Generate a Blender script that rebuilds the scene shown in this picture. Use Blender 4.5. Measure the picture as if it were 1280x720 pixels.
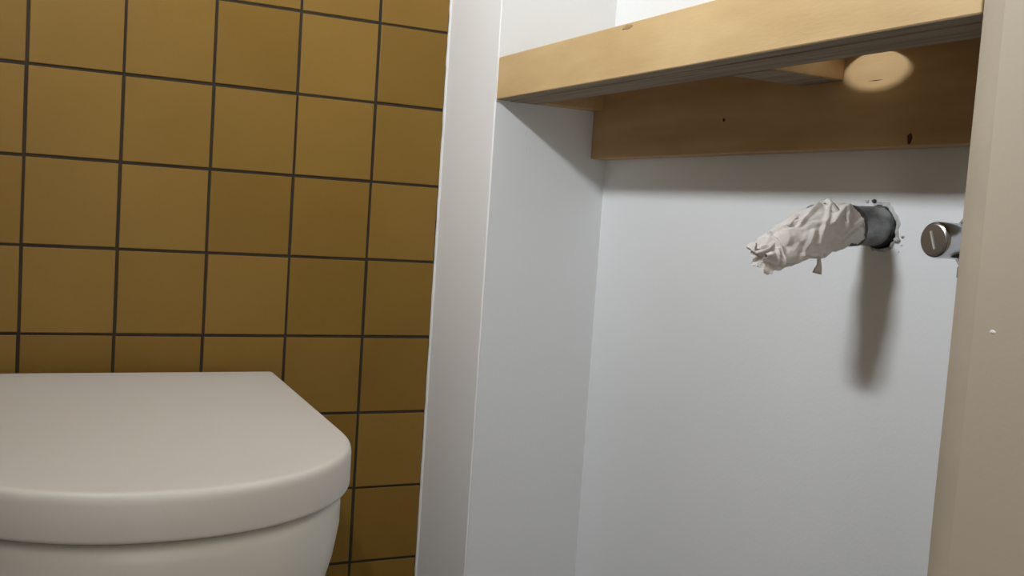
import bpy, bmesh, math, random
from mathutils import Vector, Matrix, noise

random.seed(7)
scene = bpy.context.scene
for o in list(bpy.data.objects):
    bpy.data.objects.remove(o, do_unlink=True)
COL = scene.collection

# ------------------------------------------------------------------ camera
# metres; tiled wall is the plane y = 0, right wall the plane x = 0, floor z = 0
yaw, pitch, roll, F = 4.50242595e-01, -7.34023654e-02, 6.73763820e-02, 1253.88
cam_loc = Vector((-0.51054, -1.30690, 0.65443))
fwd = Vector((math.sin(yaw) * math.cos(pitch), math.cos(yaw) * math.cos(pitch), math.sin(pitch)))
rgt0 = Vector((math.cos(yaw), -math.sin(yaw), 0))
up0 = rgt0.cross(fwd)
rgt = math.cos(roll) * rgt0 + math.sin(roll) * up0
upv = -math.sin(roll) * rgt0 + math.cos(roll) * up0
cd = bpy.data.cameras.new('camera')
cd.sensor_width = 36.0
cd.lens = 36.0 * F / 1280.0
cd.clip_start = 0.02
cam = bpy.data.objects.new('camera', cd)
COL.objects.link(cam)
M3 = Matrix((rgt, upv, -fwd)).transposed()
cam.matrix_world = Matrix.Translation(cam_loc) @ M3.to_4x4()
scene.camera = cam

# ------------------------------------------------------------------ world, exposure
world = bpy.data.worlds.new('world')
scene.world = world
world.use_nodes = True
bg = world.node_tree.nodes['Background']
bg.inputs[0].default_value = (1.0, 0.95, 0.90, 1)
bg.inputs[1].default_value = 1.40          # hallway light that comes in by the open doorway
LAMP_STRENGTH = 208.0
LAMP_POS = Vector((-0.71, -0.628, 1.243))
LAMP_R = 0.04
scene.view_settings.view_transform = 'Standard'
scene.view_settings.look = 'None'
scene.view_settings.gamma = 1.0
scene.view_settings.use_curve_mapping = False
scene.view_settings.exposure = 0.0

# ------------------------------------------------------------------ helpers
def mat(name, color, rough=0.6, metal=0.0, spec=0.5, var=0.0, vscale=6.0, bump=0.0, bscale=200.0,
        stretch=(1, 1, 1), color2=None, coat=0.0, detail=4.0):
    m = bpy.data.materials.new(name)
    m.use_nodes = True
    nt = m.node_tree
    b = nt.nodes['Principled BSDF']
    b.inputs['Base Color'].default_value = (*color, 1)
    b.inputs['Roughness'].default_value = rough
    b.inputs['Metallic'].default_value = metal
    b.inputs['Specular IOR Level'].default_value = spec
    b.inputs['Coat Weight'].default_value = coat
    tc = nt.nodes.new('ShaderNodeTexCoord')
    mp = nt.nodes.new('ShaderNodeMapping')
    mp.inputs['Scale'].default_value = stretch
    nt.links.new(tc.outputs['Object'], mp.inputs['Vector'])
    if var > 0 or color2:
        n = nt.nodes.new('ShaderNodeTexNoise')
        n.inputs['Scale'].default_value = vscale
        n.inputs['Detail'].default_value = detail
        nt.links.new(mp.outputs[0], n.inputs['Vector'])
        r = nt.nodes.new('ShaderNodeValToRGB')
        c2 = color2 if color2 else tuple(c * (1 - var) for c in color)
        r.color_ramp.elements[0].position = 0.32
        r.color_ramp.elements[1].position = 0.68
        r.color_ramp.elements[0].color = (*c2, 1)
        r.color_ramp.elements[1].color = (*color, 1)
        nt.links.new(n.outputs['Fac'], r.inputs[0])
        nt.links.new(r.outputs[0], b.inputs['Base Color'])
    if bump > 0:
        n2 = nt.nodes.new('ShaderNodeTexNoise')
        n2.inputs['Scale'].default_value = bscale
        n2.inputs['Detail'].default_value = 3
        nt.links.new(mp.outputs[0], n2.inputs['Vector'])
        bp = nt.nodes.new('ShaderNodeBump')
        bp.inputs['Strength'].default_value = bump
        bp.inputs['Distance'].default_value = 0.001
        nt.links.new(n2.outputs['Fac'], bp.inputs['Height'])
        nt.links.new(bp.outputs[0], b.inputs['Normal'])
    return m

def link_mesh(name, bm, m, parent=None, smooth=False, bevel=0.0, seg=2):
    me = bpy.data.meshes.new(name)
    bmesh.ops.recalc_face_normals(bm, faces=bm.faces[:])
    if bevel > 0:
        bmesh.ops.bevel(bm, geom=bm.edges[:], offset=bevel, segments=seg, affect='EDGES', profile=0.5)
    bm.to_mesh(me)
    bm.free()
    if smooth:
        me.polygons.foreach_set('use_smooth', [True] * len(me.polygons))
    me.materials.append(m)
    o = bpy.data.objects.new(name, me)
    COL.objects.link(o)
    if parent:
        o.parent = parent
        o.matrix_parent_inverse = parent.matrix_basis.inverted()
    return o

def add_box(bm, x0, x1, y0, y1, z0, z1):
    vs = [bm.verts.new((x, y, z)) for x in (x0, x1) for y in (y0, y1) for z in (z0, z1)]
    for q in ((0, 1, 3, 2), (4, 6, 7, 5), (0, 4, 5, 1), (2, 3, 7, 6), (0, 2, 6, 4), (1, 5, 7, 3)):
        bm.faces.new([vs[i] for i in q])

def box(name, m, x0, x1, y0, y1, z0, z1, parent=None, bevel=0.0, seg=2):
    bm = bmesh.new()
    add_box(bm, x0, x1, y0, y1, z0, z1)
    return link_mesh(name, bm, m, parent, bevel=bevel, seg=seg)

def loft(bm, rings, cap0=True, cap1=True, close=True):
    vr = [[bm.verts.new(p) for p in r] for r in rings]
    n = len(rings[0])
    for a, b in zip(vr, vr[1:]):
        for i in range(n if close else n - 1):
            j = (i + 1) % n
            bm.faces.new((a[i], a[j], b[j], b[i]))
    if cap0: bm.faces.new(vr[0][::-1])
    if cap1: bm.faces.new(vr[-1])
    return vr

def lathe_x(bm, prof, cy, cz, n=40):
    """profile of (x, radius) revolved about an axis along x"""
    rings = [[(x, cy + r * math.cos(2 * math.pi * i / n), cz + r * math.sin(2 * math.pi * i / n)) for i in range(n)]
             for x, r in prof]
    loft(bm, rings)

def tag(o, label, cat=None, group=None, kind=None):
    o['label'] = label
    if cat: o['category'] = cat
    if group: o['group'] = group
    if kind: o['kind'] = kind
    return o

def empty(name, loc):
    o = bpy.data.objects.new(name, None)
    o.empty_display_size = 0.05
    COL.objects.link(o)
    o.location = loc
    bpy.context.view_layer.update()
    return o

# ------------------------------------------------------------------ materials
M_strip = mat('warm_white_paint', (0.88, 0.865, 0.86), 0.55, var=0.03, vscale=5, bump=0.12, bscale=350)
M_niche = mat('white_paint_cool_light', (0.82, 0.83, 0.835), 0.6, var=0.03, vscale=4, bump=0.15, bscale=320)  # white wall, cool cast of the light tinted into the base colour
M_cheek = mat('shaded_white_paint', (0.73, 0.74, 0.74), 0.6, var=0.03, vscale=4, bump=0.15, bscale=320)  # white side face, its weaker light painted in as a darker tone
M_beige = mat('beige_paint', (0.50, 0.425, 0.325), 0.6, var=0.05, vscale=5, bump=0.12, bscale=300)
M_beige2 = mat('beige_filler', (0.465, 0.39, 0.295), 0.7, var=0.08, vscale=30, bump=0.2, bscale=300)
M_grout = mat('dark_brown_grout', (0.034, 0.025, 0.015), 0.9, var=0.3, vscale=18, bump=0.5, bscale=500)
M_caulk = mat('white_caulk', (0.80, 0.79, 0.77), 0.5, bump=0.4, bscale=250)
M_leftwall = mat('taupe_wall', (0.19, 0.165, 0.14), 0.6, var=0.05, vscale=5)
M_ceil = mat('ceiling_paint', (0.78, 0.77, 0.75), 0.8)
M_floor = mat('grey_screed', (0.08, 0.075, 0.07), 0.8, var=0.2, vscale=12, bump=0.3, bscale=120)
M_ply = mat('birch_plywood', (0.66, 0.475, 0.245), 0.5, stretch=(11, 2.6, 11), vscale=3.0, color2=(0.55, 0.375, 0.18),
            bump=0.15, bscale=40, detail=6)
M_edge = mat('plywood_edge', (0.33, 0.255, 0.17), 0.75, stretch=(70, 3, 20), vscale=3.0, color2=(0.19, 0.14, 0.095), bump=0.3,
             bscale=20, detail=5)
M_batten = mat('shaded_birch_batten', (0.52, 0.35, 0.165), 0.6, stretch=(14, 2.2, 14), vscale=3.0, color2=(0.42, 0.265, 0.115),
               bump=0.15, bscale=40, detail=6)  # same birch as the board, shadow tone painted into the colour
M_stain = mat('brown_wood_stain', (0.40, 0.25, 0.11), 0.7)
M_hole = mat('dark_nail', (0.02, 0.014, 0.01), 0.8)
M_knot = mat('brown_knot', (0.06, 0.025, 0.01), 0.8)
M_ceramic = mat('off_white_ceramic', (0.72, 0.70, 0.63), 0.28, spec=0.5, var=0.03, vscale=4)
M_lid = mat('off_white_duroplast', (0.72, 0.685, 0.63), 0.42, spec=0.45, var=0.03, vscale=5, bump=0.06, bscale=500)
M_chrome = mat('chrome', (0.52, 0.53, 0.55), 0.16, metal=1.0, bump=0.05, bscale=300)
M_cap = mat('brushed_chrome_cap', (0.40, 0.375, 0.35), 0.36, metal=1.0)
M_bar = mat('bright_bar', (0.85, 0.84, 0.82), 0.3, metal=0.6)
M_pipe = mat('weathered_lead', (0.40, 0.405, 0.41), 0.40, metal=0.45, var=0.66, vscale=75, bump=0.5, bscale=160, stretch=(0.6, 1, 1), detail=8)
M_soot = mat('dark_tar', (0.10, 0.10, 0.10), 0.6, color2=(0.015, 0.015, 0.016), var=0.4, vscale=150, bump=0.6, bscale=400)
M_paper = mat('white_tissue', (0.72, 0.675, 0.63), 0.85, var=0.08, vscale=90, bump=0.35, bscale=260)
M_plaster = mat('broken_plaster', (0.60, 0.59, 0.57), 0.9, var=0.35, vscale=140, bump=0.8, bscale=300)
M_cavity = mat('brick_cavity', (0.10, 0.085, 0.075), 0.95, var=0.5, vscale=80, bump=0.6, bscale=150)
M_brass = mat('dark_metal', (0.12, 0.11, 0.10), 0.4, metal=1.0)

def tile_material():
    m = bpy.data.materials.new('mustard_glazed_tile')
    m.use_nodes = True
    nt = m.node_tree
    b = nt.nodes['Principled BSDF']
    b.inputs['Roughness'].default_value = 0.42
    b.inputs['Specular IOR Level'].default_value = 0.22
    oi = nt.nodes.new('ShaderNodeObjectInfo')
    tc = nt.nodes.new('ShaderNodeTexCoord')
    add = nt.nodes.new('ShaderNodeVectorMath'); add.operation = 'ADD'
    nt.links.new(tc.outputs['Object'], add.inputs[0])
    nt.links.new(oi.outputs['Location'], add.inputs[1])
    n = nt.nodes.new('ShaderNodeTexNoise'); n.inputs['Scale'].default_value = 9; n.inputs['Detail'].default_value = 4
    nt.links.new(add.outputs[0], n.inputs['Vector'])
    mx = nt.nodes.new('ShaderNodeMath'); mx.operation = 'MULTIPLY_ADD'
    mx.inputs[1].default_value = 0.45
    nt.links.new(oi.outputs['Random'], mx.inputs[0])
    sc = nt.nodes.new('ShaderNodeMath'); sc.operation = 'MULTIPLY'; sc.inputs[1].default_value = 0.55
    nt.links.new(n.outputs['Fac'], sc.inputs[0])
    nt.links.new(sc.outputs[0], mx.inputs[2])
    r = nt.nodes.new('ShaderNodeValToRGB')
    r.color_ramp.elements[0].position = 0.2
    r.color_ramp.elements[1].position = 0.8
    r.color_ramp.elements[0].color = (0.190, 0.105, 0.015, 1)
    r.color_ramp.elements[1].color = (0.240, 0.138, 0.026, 1)
    nt.links.new(mx.outputs[0], r.inputs[0])
    nt.links.new(r.outputs[0], b.inputs['Base Color'])
    n2 = nt.nodes.new('ShaderNodeTexNoise'); n2.inputs['Scale'].default_value = 420; n2.inputs['Detail'].default_value = 2
    nt.links.new(add.outputs[0], n2.inputs['Vector'])
    bp = nt.nodes.new('ShaderNodeBump'); bp.inputs['Strength'].default_value = 0.10; bp.inputs['Distance'].default_value = 0.001
    nt.links.new(n2.outputs['Fac'], bp.inputs['Height'])
    nt.links.new(bp.outputs[0], b.inputs['Normal'])
    return m
M_tile = tile_material()

M_globe = bpy.data.materials.new('lit_opal_glass')
M_globe.use_nodes = True
_nt = M_globe.node_tree
_b = _nt.nodes['Principled BSDF']
_b.inputs['Emission Color'].default_value = (0.93, 0.985, 1.03, 1)
_b.inputs['Emission Strength'].default_value = LAMP_STRENGTH

# ------------------------------------------------------------------ room shell
H = 2.42
XL, YF = -0.83, -1.75
D = 0.1617          # niche depth
NY0, NY1 = -0.168, -0.872
floor = tag(box('floor', M_floor, XL, 0.30, YF - 0.1, 0.10, -0.06, 0.0), 'grey screed floor of the small toilet room', kind='structure')
ceil = tag(box('ceiling', M_ceil, XL, 0.30, YF - 0.1, 0.10, H, H + 0.06), 'plain white ceiling above the toilet room', kind='structure')
wl = tag(box('wall_left', M_leftwall, XL - 0.08, XL, YF - 0.1, 0.10, 0.0, H), 'plain taupe side wall carrying the tube lamp', kind='structure')
# tiled wall: grout bed, then each tile
wb = tag(box('wall_back', M_grout, XL, 0.0, 0.0, 0.10, 0.0, H), 'mustard yellow tiled wall with dark grout behind the toilet', kind='structure')
P, G = 0.105, 0.0037
ZROW = 0.475
def tile_mesh(w, h):
    bm = bmesh.new()
    t, bv = 0.0016, 0.0008
    pts = [(-w / 2, -h / 2), (w / 2, -h / 2), (w / 2, h / 2), (-w / 2, h / 2)]
    ins = [(x - math.copysign(bv, x), z - math.copysign(bv, z)) for x, z in pts]
    a = [bm.verts.new((x, 0.0005, z)) for x, z in pts]
    b = [bm.verts.new((x, -t + bv * 0.6, z)) for x, z in pts]
    c = [bm.verts.new((x, -t, z)) for x, z in ins]
    for p, q in ((a, b), (b, c)):
        for i in range(4):
            j = (i + 1) % 4
            bm.faces.new((p[i], p[j], q[j], q[i]))
    bm.faces.new(c)
    bmesh.ops.recalc_face_normals(bm, faces=bm.faces[:])
    me = bpy.data.meshes.new('tile')
    bm.to_mesh(me); bm.free()
    me.materials.append(M_tile)
    return me
cuts = {}
# column lines x = 0.0052 + (k-5)*P
cols = []
for k in range(-5, 6):
    xr = 0.0052 + (k - 5) * P + P
    x0 = xr - P + G / 2
    x1 = xr - G / 2
    x0 = max(x0, XL + 0.002)
    if k == 5: continue
    if k == 4: x1 = -0.0035
    if x1 - x0 > 0.01: cols.append((x0, x1))
zr = ZROW - 5 * P
rows = []
while zr < H - 0.01:
    z0, z1 = max(zr + G / 2, 0.003), min(zr + P - G / 2, H - 0.003)
    if z1 - z0 > 0.01: rows.append((z0, z1))
    zr += P
for (x0, x1) in cols:
    for (z0, z1) in rows:
        key = (round(x1 - x0, 4), round(z1 - z0, 4))
        if key not in cuts: cuts[key] = tile_mesh(*key)
        t = bpy.data.objects.new('tile', cuts[key])
        COL.objects.link(t)
        t.parent = wb
        t.location = ((x0 + x1) / 2 + random.uniform(-.0004, .0004), random.uniform(-.0003, .0002),
                      (z0 + z1) / 2 + random.uniform(-.0004, .0004))
        t.rotation_euler = (random.uniform(-.003, .003), random.uniform(-.0025, .0025), random.uniform(-.003, .003))


# plastered pier between tiles and niche
wc = tag(box('wall_right', M_strip, 0.0, 0.30, NY0, 0.0, 0.0, H, bevel=0.0025, seg=3),
         'narrow warm white plaster strip between tiles and niche', kind='structure')
# niche side skin (inner face of the pier), shade put into its darker white
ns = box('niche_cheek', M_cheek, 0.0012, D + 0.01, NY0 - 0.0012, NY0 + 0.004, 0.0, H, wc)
ns['label'] = 'white side face of the niche with shade painted into its colour'

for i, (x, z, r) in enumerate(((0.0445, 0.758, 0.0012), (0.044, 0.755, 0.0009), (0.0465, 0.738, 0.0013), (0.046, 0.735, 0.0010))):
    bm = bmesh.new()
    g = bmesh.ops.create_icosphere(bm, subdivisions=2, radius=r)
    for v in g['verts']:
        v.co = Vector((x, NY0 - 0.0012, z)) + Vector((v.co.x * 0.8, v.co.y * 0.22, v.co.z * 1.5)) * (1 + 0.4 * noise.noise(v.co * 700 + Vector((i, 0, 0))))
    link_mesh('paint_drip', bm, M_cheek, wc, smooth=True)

# niche back wall with a ragged hole round the pipe
PY, PZ = -0.648, 0.6655
bm = bmesh.new()
outer = [bm.verts.new(p) for p in ((D, NY1 - 0.03, 0), (D, NY0 + 0.01, 0), (D, NY0 + 0.01, H), (D, NY1 - 0.03, H))]
oe = [bm.edges.new((outer[i], outer[(i + 1) % 4])) for i in range(4)]
N = 56
hole = []
rnd = random.Random(3)
for i in range(N):
    a = 2 * math.pi * i / N           # angle in (-y, z): 0 = towards the camera side
    r = 0.0177 + 0.0008 * rnd.random()
    r += 0.0042 * max(0, math.cos(a + 0.75)) ** 2 + 0.0015 * noise.noise((math.cos(a) * 4, math.sin(a) * 4, 1.3))
    hole.append((PY - r * math.cos(a), PZ + r * math.sin(a)))
hv = [bm.verts.new((D, y, z)) for y, z in hole]
he = [bm.edges.new((hv[i], hv[(i + 1) % N])) for i in range(N)]
bmesh.ops.triangle_fill(bm, use_beauty=True, use_dissolve=False, edges=oe + he)
hb = [bm.verts.new((D + 0.03, y, z)) for y, z in hole]
for i in range(N):
    j = (i + 1) % N
    bm.faces.new((hv[i], hv[j], hb[j], hb[i]))
wn = link_mesh('wall_niche', bm, M_niche)
tag(wn, 'white back wall of the recessed niche around the pipe, tinted with cool light', kind='structure')
box('masonry', M_cavity, D + 0.025, 0.30, NY1 - 0.03, NY0 + 0.01, 0, H, wn)
# ragged plaster lip and chips round the hole
bm = bmesh.new()
rings = []
for i in range(N + 1):
    a = 2 * math.pi * i / N
    y, z = hole[i % N]
    d = Vector((0, y - PY, z - PZ)).normalized()
    k = 0.0012 + 0.0022 * abs(noise.noise((math.cos(a) * 6, math.sin(a) * 6, 4.0))) + 0.0012 * max(0, math.cos(a - 0.7))
    c = Vector((D, y, z)) + d * k * 0.35
    hgt = 0.0006 + 0.0030 * max(0, noise.noise((math.cos(a) * 5, math.sin(a) * 5, 9.0)) + 0.25)
    rings.append([c - d * k * 0.6 + Vector((0.001, 0, 0)), c - d * k * 0.3 + Vector((-hgt, 0, 0)), c + d * k * 0.5 + Vector((-hgt * 0.6, 0, 0)),
                  c + d * k * 1.2 + Vector((0.0005, 0, 0))])
loft(bm, rings, False, False, close=False)
link_mesh('plaster_lip', bm, M_plaster, wn)
def lump(bm, c, r, seed, flat=(1, 1, 1)):
    g = bmesh.ops.create_icosphere(bm, subdivisions=2, radius=1.0)
    for v in g['verts']:
        n = 1 + 0.45 * noise.noise(v.co * 1.6 + Vector((seed, seed, 0)))
        v.co = Vector(c) + Vector((v.co.x * flat[0], v.co.y * flat[1], v.co.z * flat[2])) * r * n
for i, (y, z, r) in enumerate(((-0.6705, 0.6545, 0.0030), (-0.676, 0.6575, 0.0015), (-0.6755, 0.6500, 0.0008),
                               (-0.673, 0.6445, 0.0007), (-0.640, 0.6872, 0.0022), (-0.632, 0.6868, 0.0016))):
    bm = bmesh.new()
    lump(bm, (D - r * 0.2, y, z), r, i * 3.1, (0.8, 1.2, 0.8))
    link_mesh('plaster_chip', bm, M_plaster if i not in (4,) else M_soot, wn, smooth=True)

# beige pier on the near side of the niche
wp = tag(box('wall_pier', M_beige, 0.0, 0.30, YF, NY1, 0.0, H, bevel=0.002, seg=2),
         'beige painted wall pier on the near side of the niche', kind='structure')
bm = bmesh.new()
rings = []
for i in range(121):
    z = 0.02 + (H - 0.04) * i / 120
    e = 0.0009 * noise.noise((z * 9, 2.0, 0))
    w = 0.0145 + 0.0025 * noise.noise((z * 3, 5.0, 0))
    rings.append([(0.0004, NY1 - 0.0006 + e * 0.3, z), (-0.0005, NY1 - 0.0014 + e, z), (-0.0005, NY1 - w, z), (0.0004, NY1 - w - 0.003, z)])
loft(bm, rings, False, False, close=False)
link_mesh('corner_filler', bm, M_beige2, wp, smooth=True)
bm = bmesh.new()
lump(bm, (0.0, -0.9018, 0.6045), 0.0021, 5, (0.25, 1.0, 0.6))
link_mesh('paint_speck', bm, M_caulk, wp, smooth=True)

# wall behind the camera with an open doorway
wf = tag(box('wall_front', M_strip, XL, -0.76, YF - 0.08, YF, 0, H), 'white wall with an open doorway opposite the tiles', kind='structure')
box('wall_panel', M_strip, -0.12, 0.30, YF - 0.08, YF, 0, H, wf)
box('lintel', M_strip, -0.76, -0.12, YF - 0.08, YF, 2.06, H, wf)

# caulk bead in the corner of tiles and plaster
bm = bmesh.new()
rings = []
for i in range(241):
    z = 0.002 + (H - 0.004) * i / 240
    w = 0.0030 + 0.0006 * noise.noise((z * 40, 0, 0)) + 0.0006 * noise.noise((z * 130, 4, 0))
    u = 0.0036 + 0.0009 * noise.noise((z * 22, 7, 0)) + 0.0008 * noise.noise((z * 110, 9, 0))
    rings.append([(0.001, -0.0005, z), (-w, -0.0012, z), (-w * 0.35, -u * 0.55, z), (0.0004, -u - 0.001, z)])
loft(bm, rings, False, False, close=False)
tc_ = link_mesh('trim_1', bm, M_caulk, smooth=True)
tag(tc_, 'ragged white caulk bead where tiles meet the plaster', kind='structure')

# ------------------------------------------------------------------ wooden frame in the niche
ZB, ZT = 0.7932, 0.8442
ZP0, ZP1 = 0.815, 0.823
fr = empty('basin_frame', (0.08, -0.52, ZB))
tag(fr, 'light birch plywood basin support frame spanning the white niche', 'shelf frame')
YA, YB = NY0 - 0.0025, NY1 + 0.001
fb = box('front_board', M_ply, 0.0, 0.018, YB, YA, ZB + 0.0004, ZT, fr, bevel=0.0006, seg=1)
box('board_edge', M_edge, 0.0008, 0.0176, YB + 0.0005, YA - 0.0005, ZB, ZB + 0.003, fb)
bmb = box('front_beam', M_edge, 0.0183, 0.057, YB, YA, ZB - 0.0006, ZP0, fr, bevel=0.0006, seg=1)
LX = 0.1387
ld = box('back_batten', M_batten, LX, D - 0.0004, YB, YA, 0.7322, ZP0, fr, bevel=0.001, seg=2)
box('side_batten', M_batten, 0.057, LX, YA - 0.024, YA, ZB - 0.0004, ZP0, fr, bevel=0.0005, seg=1)
box('side_batten', M_batten, 0.057, LX, YB, YB + 0.024, ZB - 0.0004, ZP0, fr, bevel=0.0005, seg=1)
cb = box('cross_batten', M_batten, 0.057, LX, -0.6130, -0.557, ZB, ZP0, fr, bevel=0.0005, seg=1)
box('batten_underside', M_edge, 0.0575, LX - 0.0005, -0.6122, -0.5578, ZB - 0.0008, ZB + 0.001, cb)
# top panel with the round tap hole
bm = bmesh.new()
HX, HY, HR = 0.1010, -0.6500, 0.0368
NH = 48
for z in (ZP0, ZP1):
    o4 = [bm.verts.new(p) for p in ((0.0183, YB, z), (D - 0.0004, YB, z), (D - 0.0004, YA, z), (0.0183, YA, z))]
    e = [bm.edges.new((o4[i], o4[(i + 1) % 4])) for i in range(4)]
    hv = [bm.verts.new((HX + HR * math.cos(2 * math.pi * i / NH), HY + HR * math.sin(2 * math.pi * i / NH), z)) for i in range(NH)]
    e += [bm.edges.new((hv[i], hv[(i + 1) % NH])) for i in range(NH)]
    bmesh.ops.triangle_fill(bm, use_beauty=True, use_dissolve=False, edges=e)
    if z == ZP0: lo, lh = o4, hv
for a, b in ((lo, o4), (lh, hv)):
    n = len(a)
    for i in range(n):
        j = (i + 1) % n
        bm.faces.new((a[i], a[j], b[j], b[i]))
link_mesh('top_panel', bm, M_ply, fr)
# nail, knot and split in the back batten
bm = bmesh.new()
lathe_x(bm, [(LX + 0.001, 0.0017), (LX - 0.0004, 0.0017), (LX - 0.0005, 0.0010)], -0.4444, 0.7671, 14)
link_mesh('nail', bm, M_hole, ld)
bm = bmesh.new()
lump(bm, (LX - 0.0001, -0.6947, 0.7385), 0.0046, 2.0, (0.10, 0.62, 1.0))
link_mesh('knot', bm, M_knot, ld, smooth=True)
bm = bmesh.new()
lump(bm, (LX, -0.6512, 0.7895), 0.006, 8.0, (0.02, 1.3, 0.06))
link_mesh('split', bm, M_knot, ld, smooth=True)
bm = bmesh.new()
lump(bm, (0.0, -0.4667, 0.8405), 0.0050, 4.0, (0.03, 2.0, 0.45))
link_mesh('stain', bm, M_stain, fb, smooth=True)
# caulk at the board's end
bm = bmesh.new()
rings = []
for i in range(25):
    z = ZB - 0.001 + (ZT - ZB + 0.002) * i / 24
    w = 0.0018 + 0.0006 * noise.noise((z * 90, 3, 0))
    rings.append([(0.001, YA - 0.0012, z), (-0.0008, YA - 0.0004, z), (-0.0009, YA + w * 0.6, z), (0.0008, YA + w + 0.001, z)])
loft(bm, rings, False, False, close=False)
link_mesh('caulk_joint', bm, M_caulk, wc, smooth=True)

# ------------------------------------------------------------------ drain pipe stub and its paper plug
bm = bmesh.new()
n = 40
prof = [(D + 0.028, 0.0165), (D + 0.004, 0.0166), (D - 0.002, 0.0176), (D - 0.008, 0.0174), (0.140, 0.0171), (0.128, 0.0170), (0.121, 0.0176), (0.112, 0.0172), (0.086, 0.0168)]
rings = []
for x, r in prof:
    ring = []
    for i in range(n):
        a = 2 * math.pi * i / n
        rr = r * (1 + 0.018 * noise.noise((x * 60, math.cos(a) * 2, math.sin(a) * 2)))
        ring.append((x, PY + rr * math.cos(a), PZ - (D - x) * 0.035 + rr * math.sin(a)))
    rings.append(ring)
loft(bm, rings)
pipe = link_mesh('drain_pipe', bm, M_pipe, smooth=True)
tag(pipe, 'dull grey metal drain pipe stub sticking out of the niche wall', 'pipe')
# dark tar collars where the pipe meets wall and paper
for (x0, x1, amp, th, seed) in ((D - 0.0025, D + 0.006, 0.0016, 0.0008, 1.0), (0.121, 0.1320, 0.0022, 0.0006, 6.0)):
    bm = bmesh.new()
    rings = []
    for i in range(n + 1):
        a = 2 * math.pi * i / n
        c, s = math.cos(a), math.sin(a)
        k = noise.noise((c * 3, s * 3, seed)) * amp
        k += (-0.004 * s if seed > 5 else 0.002 * max(0, -s))
        xa = x0 - (k if seed < 5 else 0)
        xb = x1 + (k if seed > 5 else 0)
        def pt(x, r): return (x, PY + r * c, PZ - (D - x) * 0.035 + r * s)
        rings.append([pt(xa, 0.0168), pt(xa + 0.001, 0.0178 + th), pt((xa + xb) / 2, 0.0176 + th * 1.2), pt(xb - 0.001, 0.0173 + th), pt(xb, 0.0165)])
    loft(bm, rings, False, False, close=False)
    link_mesh('tar_band', bm, M_soot, pipe, smooth=True)

# crumpled tissue
path = [(0.1260, 0.6640, 0), (0.106, 0.6620, 0), (0.087, 0.6567, .001), (0.070, 0.6490, .002), (0.056, 0.6418, .004), (0.045, 0.6365, .005), (0.037, 0.6338, .006)]
rads = [0.0180, 0.0212, 0.0222, 0.0208, 0.0190, 0.0170, 0.0125]
def interp(t, arr):
    f = t * (len(arr) - 1)
    i = min(int(f), len(arr) - 2)
    u = f - i
    p0 = arr[max(i - 1, 0)]; p1 = arr[i]; p2 = arr[i + 1]; p3 = arr[min(i + 2, len(arr) - 1)]
    return 0.5 * (2 * p1 + (p2 - p0) * u + (2 * p0 - 5 * p1 + 4 * p2 - p3) * u * u + (3 * p1 - p0 - 3 * p2 + p3) * u ** 3)
PV = [Vector((x, PY - 0.002 + dy, z)) for x, z, dy in path]
# folds: (t0, angle0, t1, angle1, height, width); angle 0 = towards the camera (-y), 90 = up
folds = [(0.05, 70, 0.30, 20, 0.0030, 0.10), (0.18, 95, 0.24, 60, 0.0042, 0.09), (0.30, 75, 0.52, 50, 0.0030, 0.09),
         (0.24, 60, 0.46, -10, 0.0024, 0.08), (0.02, 20, 0.30, -30, 0.0020, 0.08), (0.08, -10, 0.36, -55, 0.0020, 0.08),
         (0.46, 20, 0.70, -45, 0.0022, 0.09), (0.52, 60, 0.80, 80, 0.0026, 0.09), (0.80, 60, 0.84, -40, 0.0034, 0.07),
         (0.86, 20, 0.95, -60, 0.0030, 0.08), (0.40, -60, 0.62, -20, 0.0018, 0.07), (0.12, 50, 0.20, 0, 0.0018, 0.06)]
def seg_d(t, a, f):
    ax, ay, bx, by = f[0], f[1] / 90, f[2], f[3] / 90
    a_ = a / 90
    dx, dy = (bx - ax), (by - ay) * 0.45
    px, py = (t - ax), (a_ - ay) * 0.45
    L = dx * dx + dy * dy
    u = max(0, min(1, (px * dx + py * dy) / L))
    return math.hypot(px - u * dx, py - u * dy)
def paper_r(t, adeg):
    a = math.radians(adeg)
    r = interp(t, rads)
    q = Vector((t * 4.4, math.cos(a) * 1.15, math.sin(a) * 1.15))
    vor = noise.voronoi(q * 0.95 + Vector((3.1, 0.4, 1.7)))[0]
    r += (vor[1] - vor[0]) * 0.0042 - 0.0020
    r += 0.0016 * noise.noise(q * 1.6) + 0.0007 * noise.noise(q * 4.0)
    for f in folds:
        d = seg_d(t, adeg, f) / (f[5] * 0.42)
        if d < 3: r += f[4] * max(0, 1 - d) ** 1.0
    if t > 0.86:
        w = (t - 0.86) / 0.14
        r *= 1 + 0.30 * w * math.sin(5 * a + 1.0) + 0.18 * w * math.sin(9 * a)
    return r
bm = bmesh.new()
NT, NA = 90, 120
rings = []
for i in range(NT + 1):
    t = i / NT
    c = interp(t, PV)
    tan = (interp(min(1, t + .01), PV) - interp(max(0, t - .01), PV)).normalized()
    side = Vector((0, -1, 0))
    upd = side.cross(tan).normalized()
    if upd.z < 0: upd = -upd
    ring = []
    for j in range(NA):
        ad = 360 * j / NA
        if ad > 180: ad -= 360
        a = math.radians(ad)
        r = paper_r(t, ad)
        off = 0.0
        if i == 0: r = 0.0174
        if t < 0.06: off = (1 - t / 0.06) * (0.0035 * noise.noise((math.cos(a) * 3, math.sin(a) * 3, 2)) + 0.0035 * (math.sin(a) * -1))
        if t > 0.9: off += -(t - 0.9) / 0.1 * 0.004 * noise.noise((math.cos(a) * 2.5, math.sin(a) * 2.5, 7))
        ring.append(c - tan * off * 1.0 + side * r * math.cos(a) + upd * r * math.sin(a))
    rings.append(ring)
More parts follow.
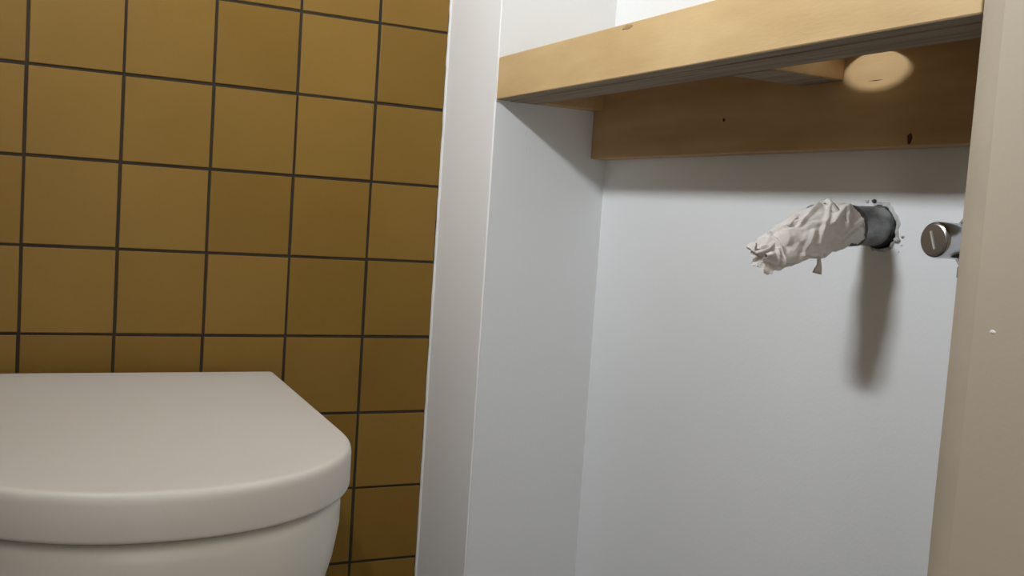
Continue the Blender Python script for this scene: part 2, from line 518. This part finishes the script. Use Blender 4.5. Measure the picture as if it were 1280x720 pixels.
# close the end with a sunken, crumpled tip
c = interp(1, PV)
for k, (s, d) in enumerate(((0.80, 0.003), (0.5, -0.001), (0.2, -0.004))):
    rings.append([c + (Vector(p) - c) * s + Vector((-d, 0, -d * 0.4)) + Vector((noise.noise(Vector(p) * 260) * 0.002, 0, 0)) for p in rings[NT]])
loft(bm, rings, False, True)
paper = link_mesh('paper_plug', bm, M_paper)
tag(paper, 'crumpled white tissue paper stuffed over the drain pipe end', 'paper')
# dangling shred under the paper, flap on top and torn tip corner
def ribbon(name, pts, widths, thick=0.0006, wd=Vector((0.8, -0.6, 0)), twist=0.0):
    bm = bmesh.new()
    rings = []
    for i, (p, w) in enumerate(zip(pts, widths)):
        p = Vector(p)
        q0 = Vector(pts[max(0, i - 1)]); q1 = Vector(pts[min(len(pts) - 1, i + 1)])
        tn = (q1 - q0).normalized()
        d = (wd - tn * wd.dot(tn)).normalized()
        d = Matrix.Rotation(twist * i, 3, tn) @ d
        nn = tn.cross(d)
        rings.append([p + d * w * x + nn * (thick * s + 0.0007 * math.sin(x * 4 + i)) for x, s in
                      ((-1, 0), (-.5, 1), (0, 1.2), (.5, 1), (1, 0), (.5, -1), (0, -1.2), (-.5, -1))])
    loft(bm, rings)
    return link_mesh(name, bm, M_paper, paper, smooth=True)
ribbon('paper_shred', [(0.0915, PY - .004, 0.640), (0.0922, PY - .0045, 0.6345), (0.0928, PY - .005, 0.6295), (0.0925, PY - .0045, 0.6255), (0.0922, PY - .004, 0.6215)],
       [0.0017, 0.0016, 0.0020, 0.0034, 0.0043], 0.0008, twist=0.12)
ribbon('paper_flap', [(0.090, PY - .006, 0.6815), (0.0905, PY - .010, 0.6835), (0.0935, PY - .014, 0.6795), (0.097, PY - .0185, 0.6715), (0.1000, PY - .0218, 0.6640)],
       [0.002, 0.0034, 0.0032, 0.0034, 0.0040], 0.0010, wd=Vector((1, 0.2, 0.3)), twist=0.15)
ribbon('paper_flap', [(0.0425, PY - .003, 0.6425), (0.0365, PY - .005, 0.6385), (0.0310, PY - .004, 0.6365), (0.0265, PY - .002, 0.6365)],
       [0.006, 0.0062, 0.0048, 0.0014], 0.0012, wd=Vector((0.2, -0.5, 0.8)), twist=-0.15)
ribbon('paper_flap', [(0.068, PY - .004, 0.6690), (0.060, PY - .006, 0.6660), (0.052, PY - .009, 0.6605)],
       [0.0015, 0.0032, 0.0016], 0.0010, wd=Vector((0.3, -0.8, 0.3)))

# ------------------------------------------------------------------ chrome valve
VY, VZ = -0.757, 0.6565
vx = 0.1075
va = empty('stop_valve', (D, VY, VZ))
tag(va, 'round chrome stop valve peeking out beside the beige pier', 'valve')
bm = bmesh.new()
lathe_x(bm, [(vx, 0.0124), (vx + 0.0010, 0.0134), (vx + 0.0028, 0.0139), (vx + 0.034, 0.0139), (vx + 0.036, 0.0118), (D - 0.008, 0.0118),
             (D - 0.007, 0.0105), (D - 0.0002, 0.0105)], VY, VZ, 48)
vb = link_mesh('valve_body', bm, M_chrome, va, smooth=True)
bm = bmesh.new()
lathe_x(bm, [(vx + 0.0005, 0.0124), (vx - 0.0004, 0.0122), (vx - 0.0008, 0.0114), (vx - 0.0010, 0.006), (vx - 0.0010, 0.001)], VY, VZ, 48)
vc = link_mesh('valve_cap', bm, M_cap, va, smooth=False)
bm = bmesh.new()
add_box(bm, -0.0006, 0.0006, -0.0009, 0.0009, -0.0075, 0.0070)
bmesh.ops.transform(bm, matrix=Matrix.Translation((vx - 0.0012, VY, VZ)) @ Matrix.Rotation(math.radians(-20), 4, 'X'), verts=bm.verts[:])
link_mesh('cap_bar', bm, M_bar, vc)  # thin bright bar across the valve cap
bm = bmesh.new()
lathe_x(bm, [(D - 0.006, 0.022), (D - 0.004, 0.026), (D - 0.0003, 0.027)], VY, VZ, 48)
link_mesh('wall_rosette', bm, M_chrome, va, smooth=True)
bm = bmesh.new()
rings = []
for z, r in ((-0.012, 0.0062), (-0.019, 0.0062), (-0.020, 0.0078), (-0.028, 0.0078), (-0.029, 0.006)):
    rings.append([(vx + 0.040 + r * math.cos(2 * math.pi * i / 24), VY + r * math.sin(2 * math.pi * i / 24), VZ + z) for i in range(24)])
loft(bm, rings)
link_mesh('outlet_nut', bm, M_brass, va, smooth=True)

# ------------------------------------------------------------------ toilet
TX = -0.414
LZ = 0.433
toi = empty('wall_hung_toilet', (TX, 0.0, 0.08))
tag(toi, 'off-white wall-hung toilet with closed rounded lid against the mustard tiles', 'toilet')
def outline(a, yb, yc, b, nexp, rc=0.012, ns=30, taper=0.0):
    """half outline mirrored: local (x, y), counted from back right round the front to back left"""
    pts = []
    for k in range(7):                       # back corner
        t = math.pi / 2 * k / 6
        pts.append((a - rc + rc * math.sin(t), yb - rc + rc * math.cos(t)))
    for k in range(1, 8):
        pts.append((a, yb - rc + (yc - yb + rc) * k / 8))
    for k in range(ns + 1):
        t = math.pi / 2 * k / ns
        pts.append((a * math.cos(t) ** (2 / nexp), yc - b * math.sin(t) ** (2 / nexp)))
    pts = [(x * (1 - taper * max(0, min(1, (yb - y) / (yb - yc)))), y) for x, y in pts]
    left = [(-x, y) for x, y in pts[-2::-1]]
    return pts + left
def offset(pts, d):
    n = len(pts)
    out = []
    for i in range(n):
        p0 = Vector(pts[i - 1]); p1 = Vector(pts[(i + 1) % n])
        t = (p1 - p0)
        t = t.normalized() if t.length > 1e-9 else Vector((1, 0))
        nrm = Vector((t.y, -t.x))            # points inwards for this winding
        out.append((pts[i][0] + nrm.x * d, pts[i][1] + nrm.y * d))
    return out
base = outline(0.1915, -0.024, -0.365, 0.182, 2.08, rc=0.008, taper=0.03)
# check winding
cx = sum(p[0] for p in base) / len(base); cy = sum(p[1] for p in base) / len(base)
tst = offset(base, 0.01)
sgn = 1 if sum(math.hypot(x - cx, y - cy) for x, y in tst) < sum(math.hypot(x - cx, y - cy) for x, y in base) else -1
def ring_at(pts, inset, z):
    return [(TX + x, y, z) for x, y in offset(pts, inset * sgn)]
def scaled(pts, s, z):
    return [(TX + x * s, cy + (y - cy) * s, z) for x, y in pts]
bm = bmesh.new()
prof = [(0.010, LZ - 0.0385), (0.003, LZ - 0.0385), (0.0008, LZ - 0.0375), (0.0, LZ - 0.035), (0.0, LZ - 0.009), (0.0004, LZ - 0.0055), (0.0015, LZ - 0.0028),
        (0.0032, LZ - 0.0011), (0.0052, LZ - 0.0003), (0.0075, LZ)]
rings = [ring_at(base, i, z) for i, z in prof]
inner = offset(base, 0.0075 * sgn)
for s in (0.9, 0.6, 0.3):
    rings.append(scaled(inner, s, LZ + 0.0006 * (1 - s)))
loft(bm, rings)
lid = link_mesh('lid', bm, M_lid, toi, smooth=True)
bm = bmesh.new()
loft(bm, [ring_at(base, i, z) for i, z in ((0.016, LZ - 0.0425), (0.012, LZ - 0.041), (0.012, LZ - 0.0390), (0.03, LZ - 0.0388))])
link_mesh('seat', bm, M_lid, toi, smooth=True)
# bowl
lev = [(0.0, 0.0030, -0.0440), (0.0, 0.0, -0.0475), (0.0, -0.0005, -0.056), (0.0, 0.0, -0.075), (0.003, 0.006, -0.105), (0.009, 0.018, -0.14),
       (0.022, 0.045, -0.19), (0.042, 0.085, -0.24), (0.064, 0.135, -0.285), (0.080, 0.175, -0.32), (0.092, 0.200, -0.340), (0.104, 0.225, -0.350)]
bm = bmesh.new()
rings = []
for dw, df, dz in lev:
    a = 0.1825 - dw
    yfr = -0.541 + df
    b = min(0.207, (0.541 - df) * 0.45)
    o = outline(a, -0.0022, yfr + b, b, 2.2, rc=0.006)
    if dz == -0.0440: o = offset(o, 0.003 * sgn)
    rings.append([(TX + x, y, LZ + dz) for x, y in o])
loft(bm, rings)
bowl = link_mesh('bowl', bm, M_ceramic, toi, smooth=True)
for s in (-1, 1):
    bm = bmesh.new()
    lathe_x(bm, [(-0.016, 0.006), (-0.015, 0.008), (0.015, 0.008), (0.016, 0.006)], -0.014, LZ - 0.034, 20)
    bmesh.ops.translate(bm, vec=(TX + s * 0.078, 0, 0), verts=bm.verts[:])
    link_mesh('hinge', bm, M_chrome, toi, smooth=True)
bm = bmesh.new()
lump(bm, (TX + 0.005, -0.5415, LZ - 0.0700), 0.0013, 3.3, (1, 0.3, 1))
link_mesh('stain', bm, M_knot, bowl, smooth=True)

# ------------------------------------------------------------------ globe wall lamp (out of the picture, lights the room)
la = empty('wall_lamp', (XL, LAMP_POS.y, LAMP_POS.z))
tag(la, 'lit opal tube lamp on the taupe wall, over a tray added to block its downward light', 'lamp')
bm = bmesh.new()
lathe_x(bm, [(XL + 0.0003, 0.045), (XL + 0.010, 0.045), (XL + 0.014, 0.040)], LAMP_POS.y, LAMP_POS.z, 36)
link_mesh('wall_plate', bm, M_chrome, la, smooth=True)
bm = bmesh.new()
lathe_x(bm, [(XL + 0.012, 0.012), (LAMP_POS.x - LAMP_R + 0.006, 0.012), (LAMP_POS.x - LAMP_R + 0.008, 0.010)], LAMP_POS.y, LAMP_POS.z, 24)
link_mesh('stem', bm, M_chrome, la, smooth=True)
bm = bmesh.new()
HL = 0.062                                  # half length of the tube along y
prof = [(-HL - LAMP_R * math.cos(math.pi / 2 * k / 6), LAMP_R * math.sin(math.pi / 2 * k / 6)) for k in range(7)]
prof[0] = (prof[0][0], 0.002)
prof += [(-y, r) for y, r in prof[::-1]]
loft(bm, [[(LAMP_POS.x + r * math.cos(2 * math.pi * i / 32), LAMP_POS.y + y, LAMP_POS.z + r * math.sin(2 * math.pi * i / 32))
           for i in range(32)] for y, r in prof])
link_mesh('opal_tube', bm, M_globe, la, smooth=True)
box('added_light_blocker', M_brass, XL + 0.0003, LAMP_POS.x + 0.037, LAMP_POS.y - HL - 0.05, LAMP_POS.y + HL + 0.05,
    LAMP_POS.z - LAMP_R - 0.006, LAMP_POS.z - LAMP_R - 0.001, la, bevel=0.001, seg=1)  # unseen plate added under the tube to dim the lower surfaces
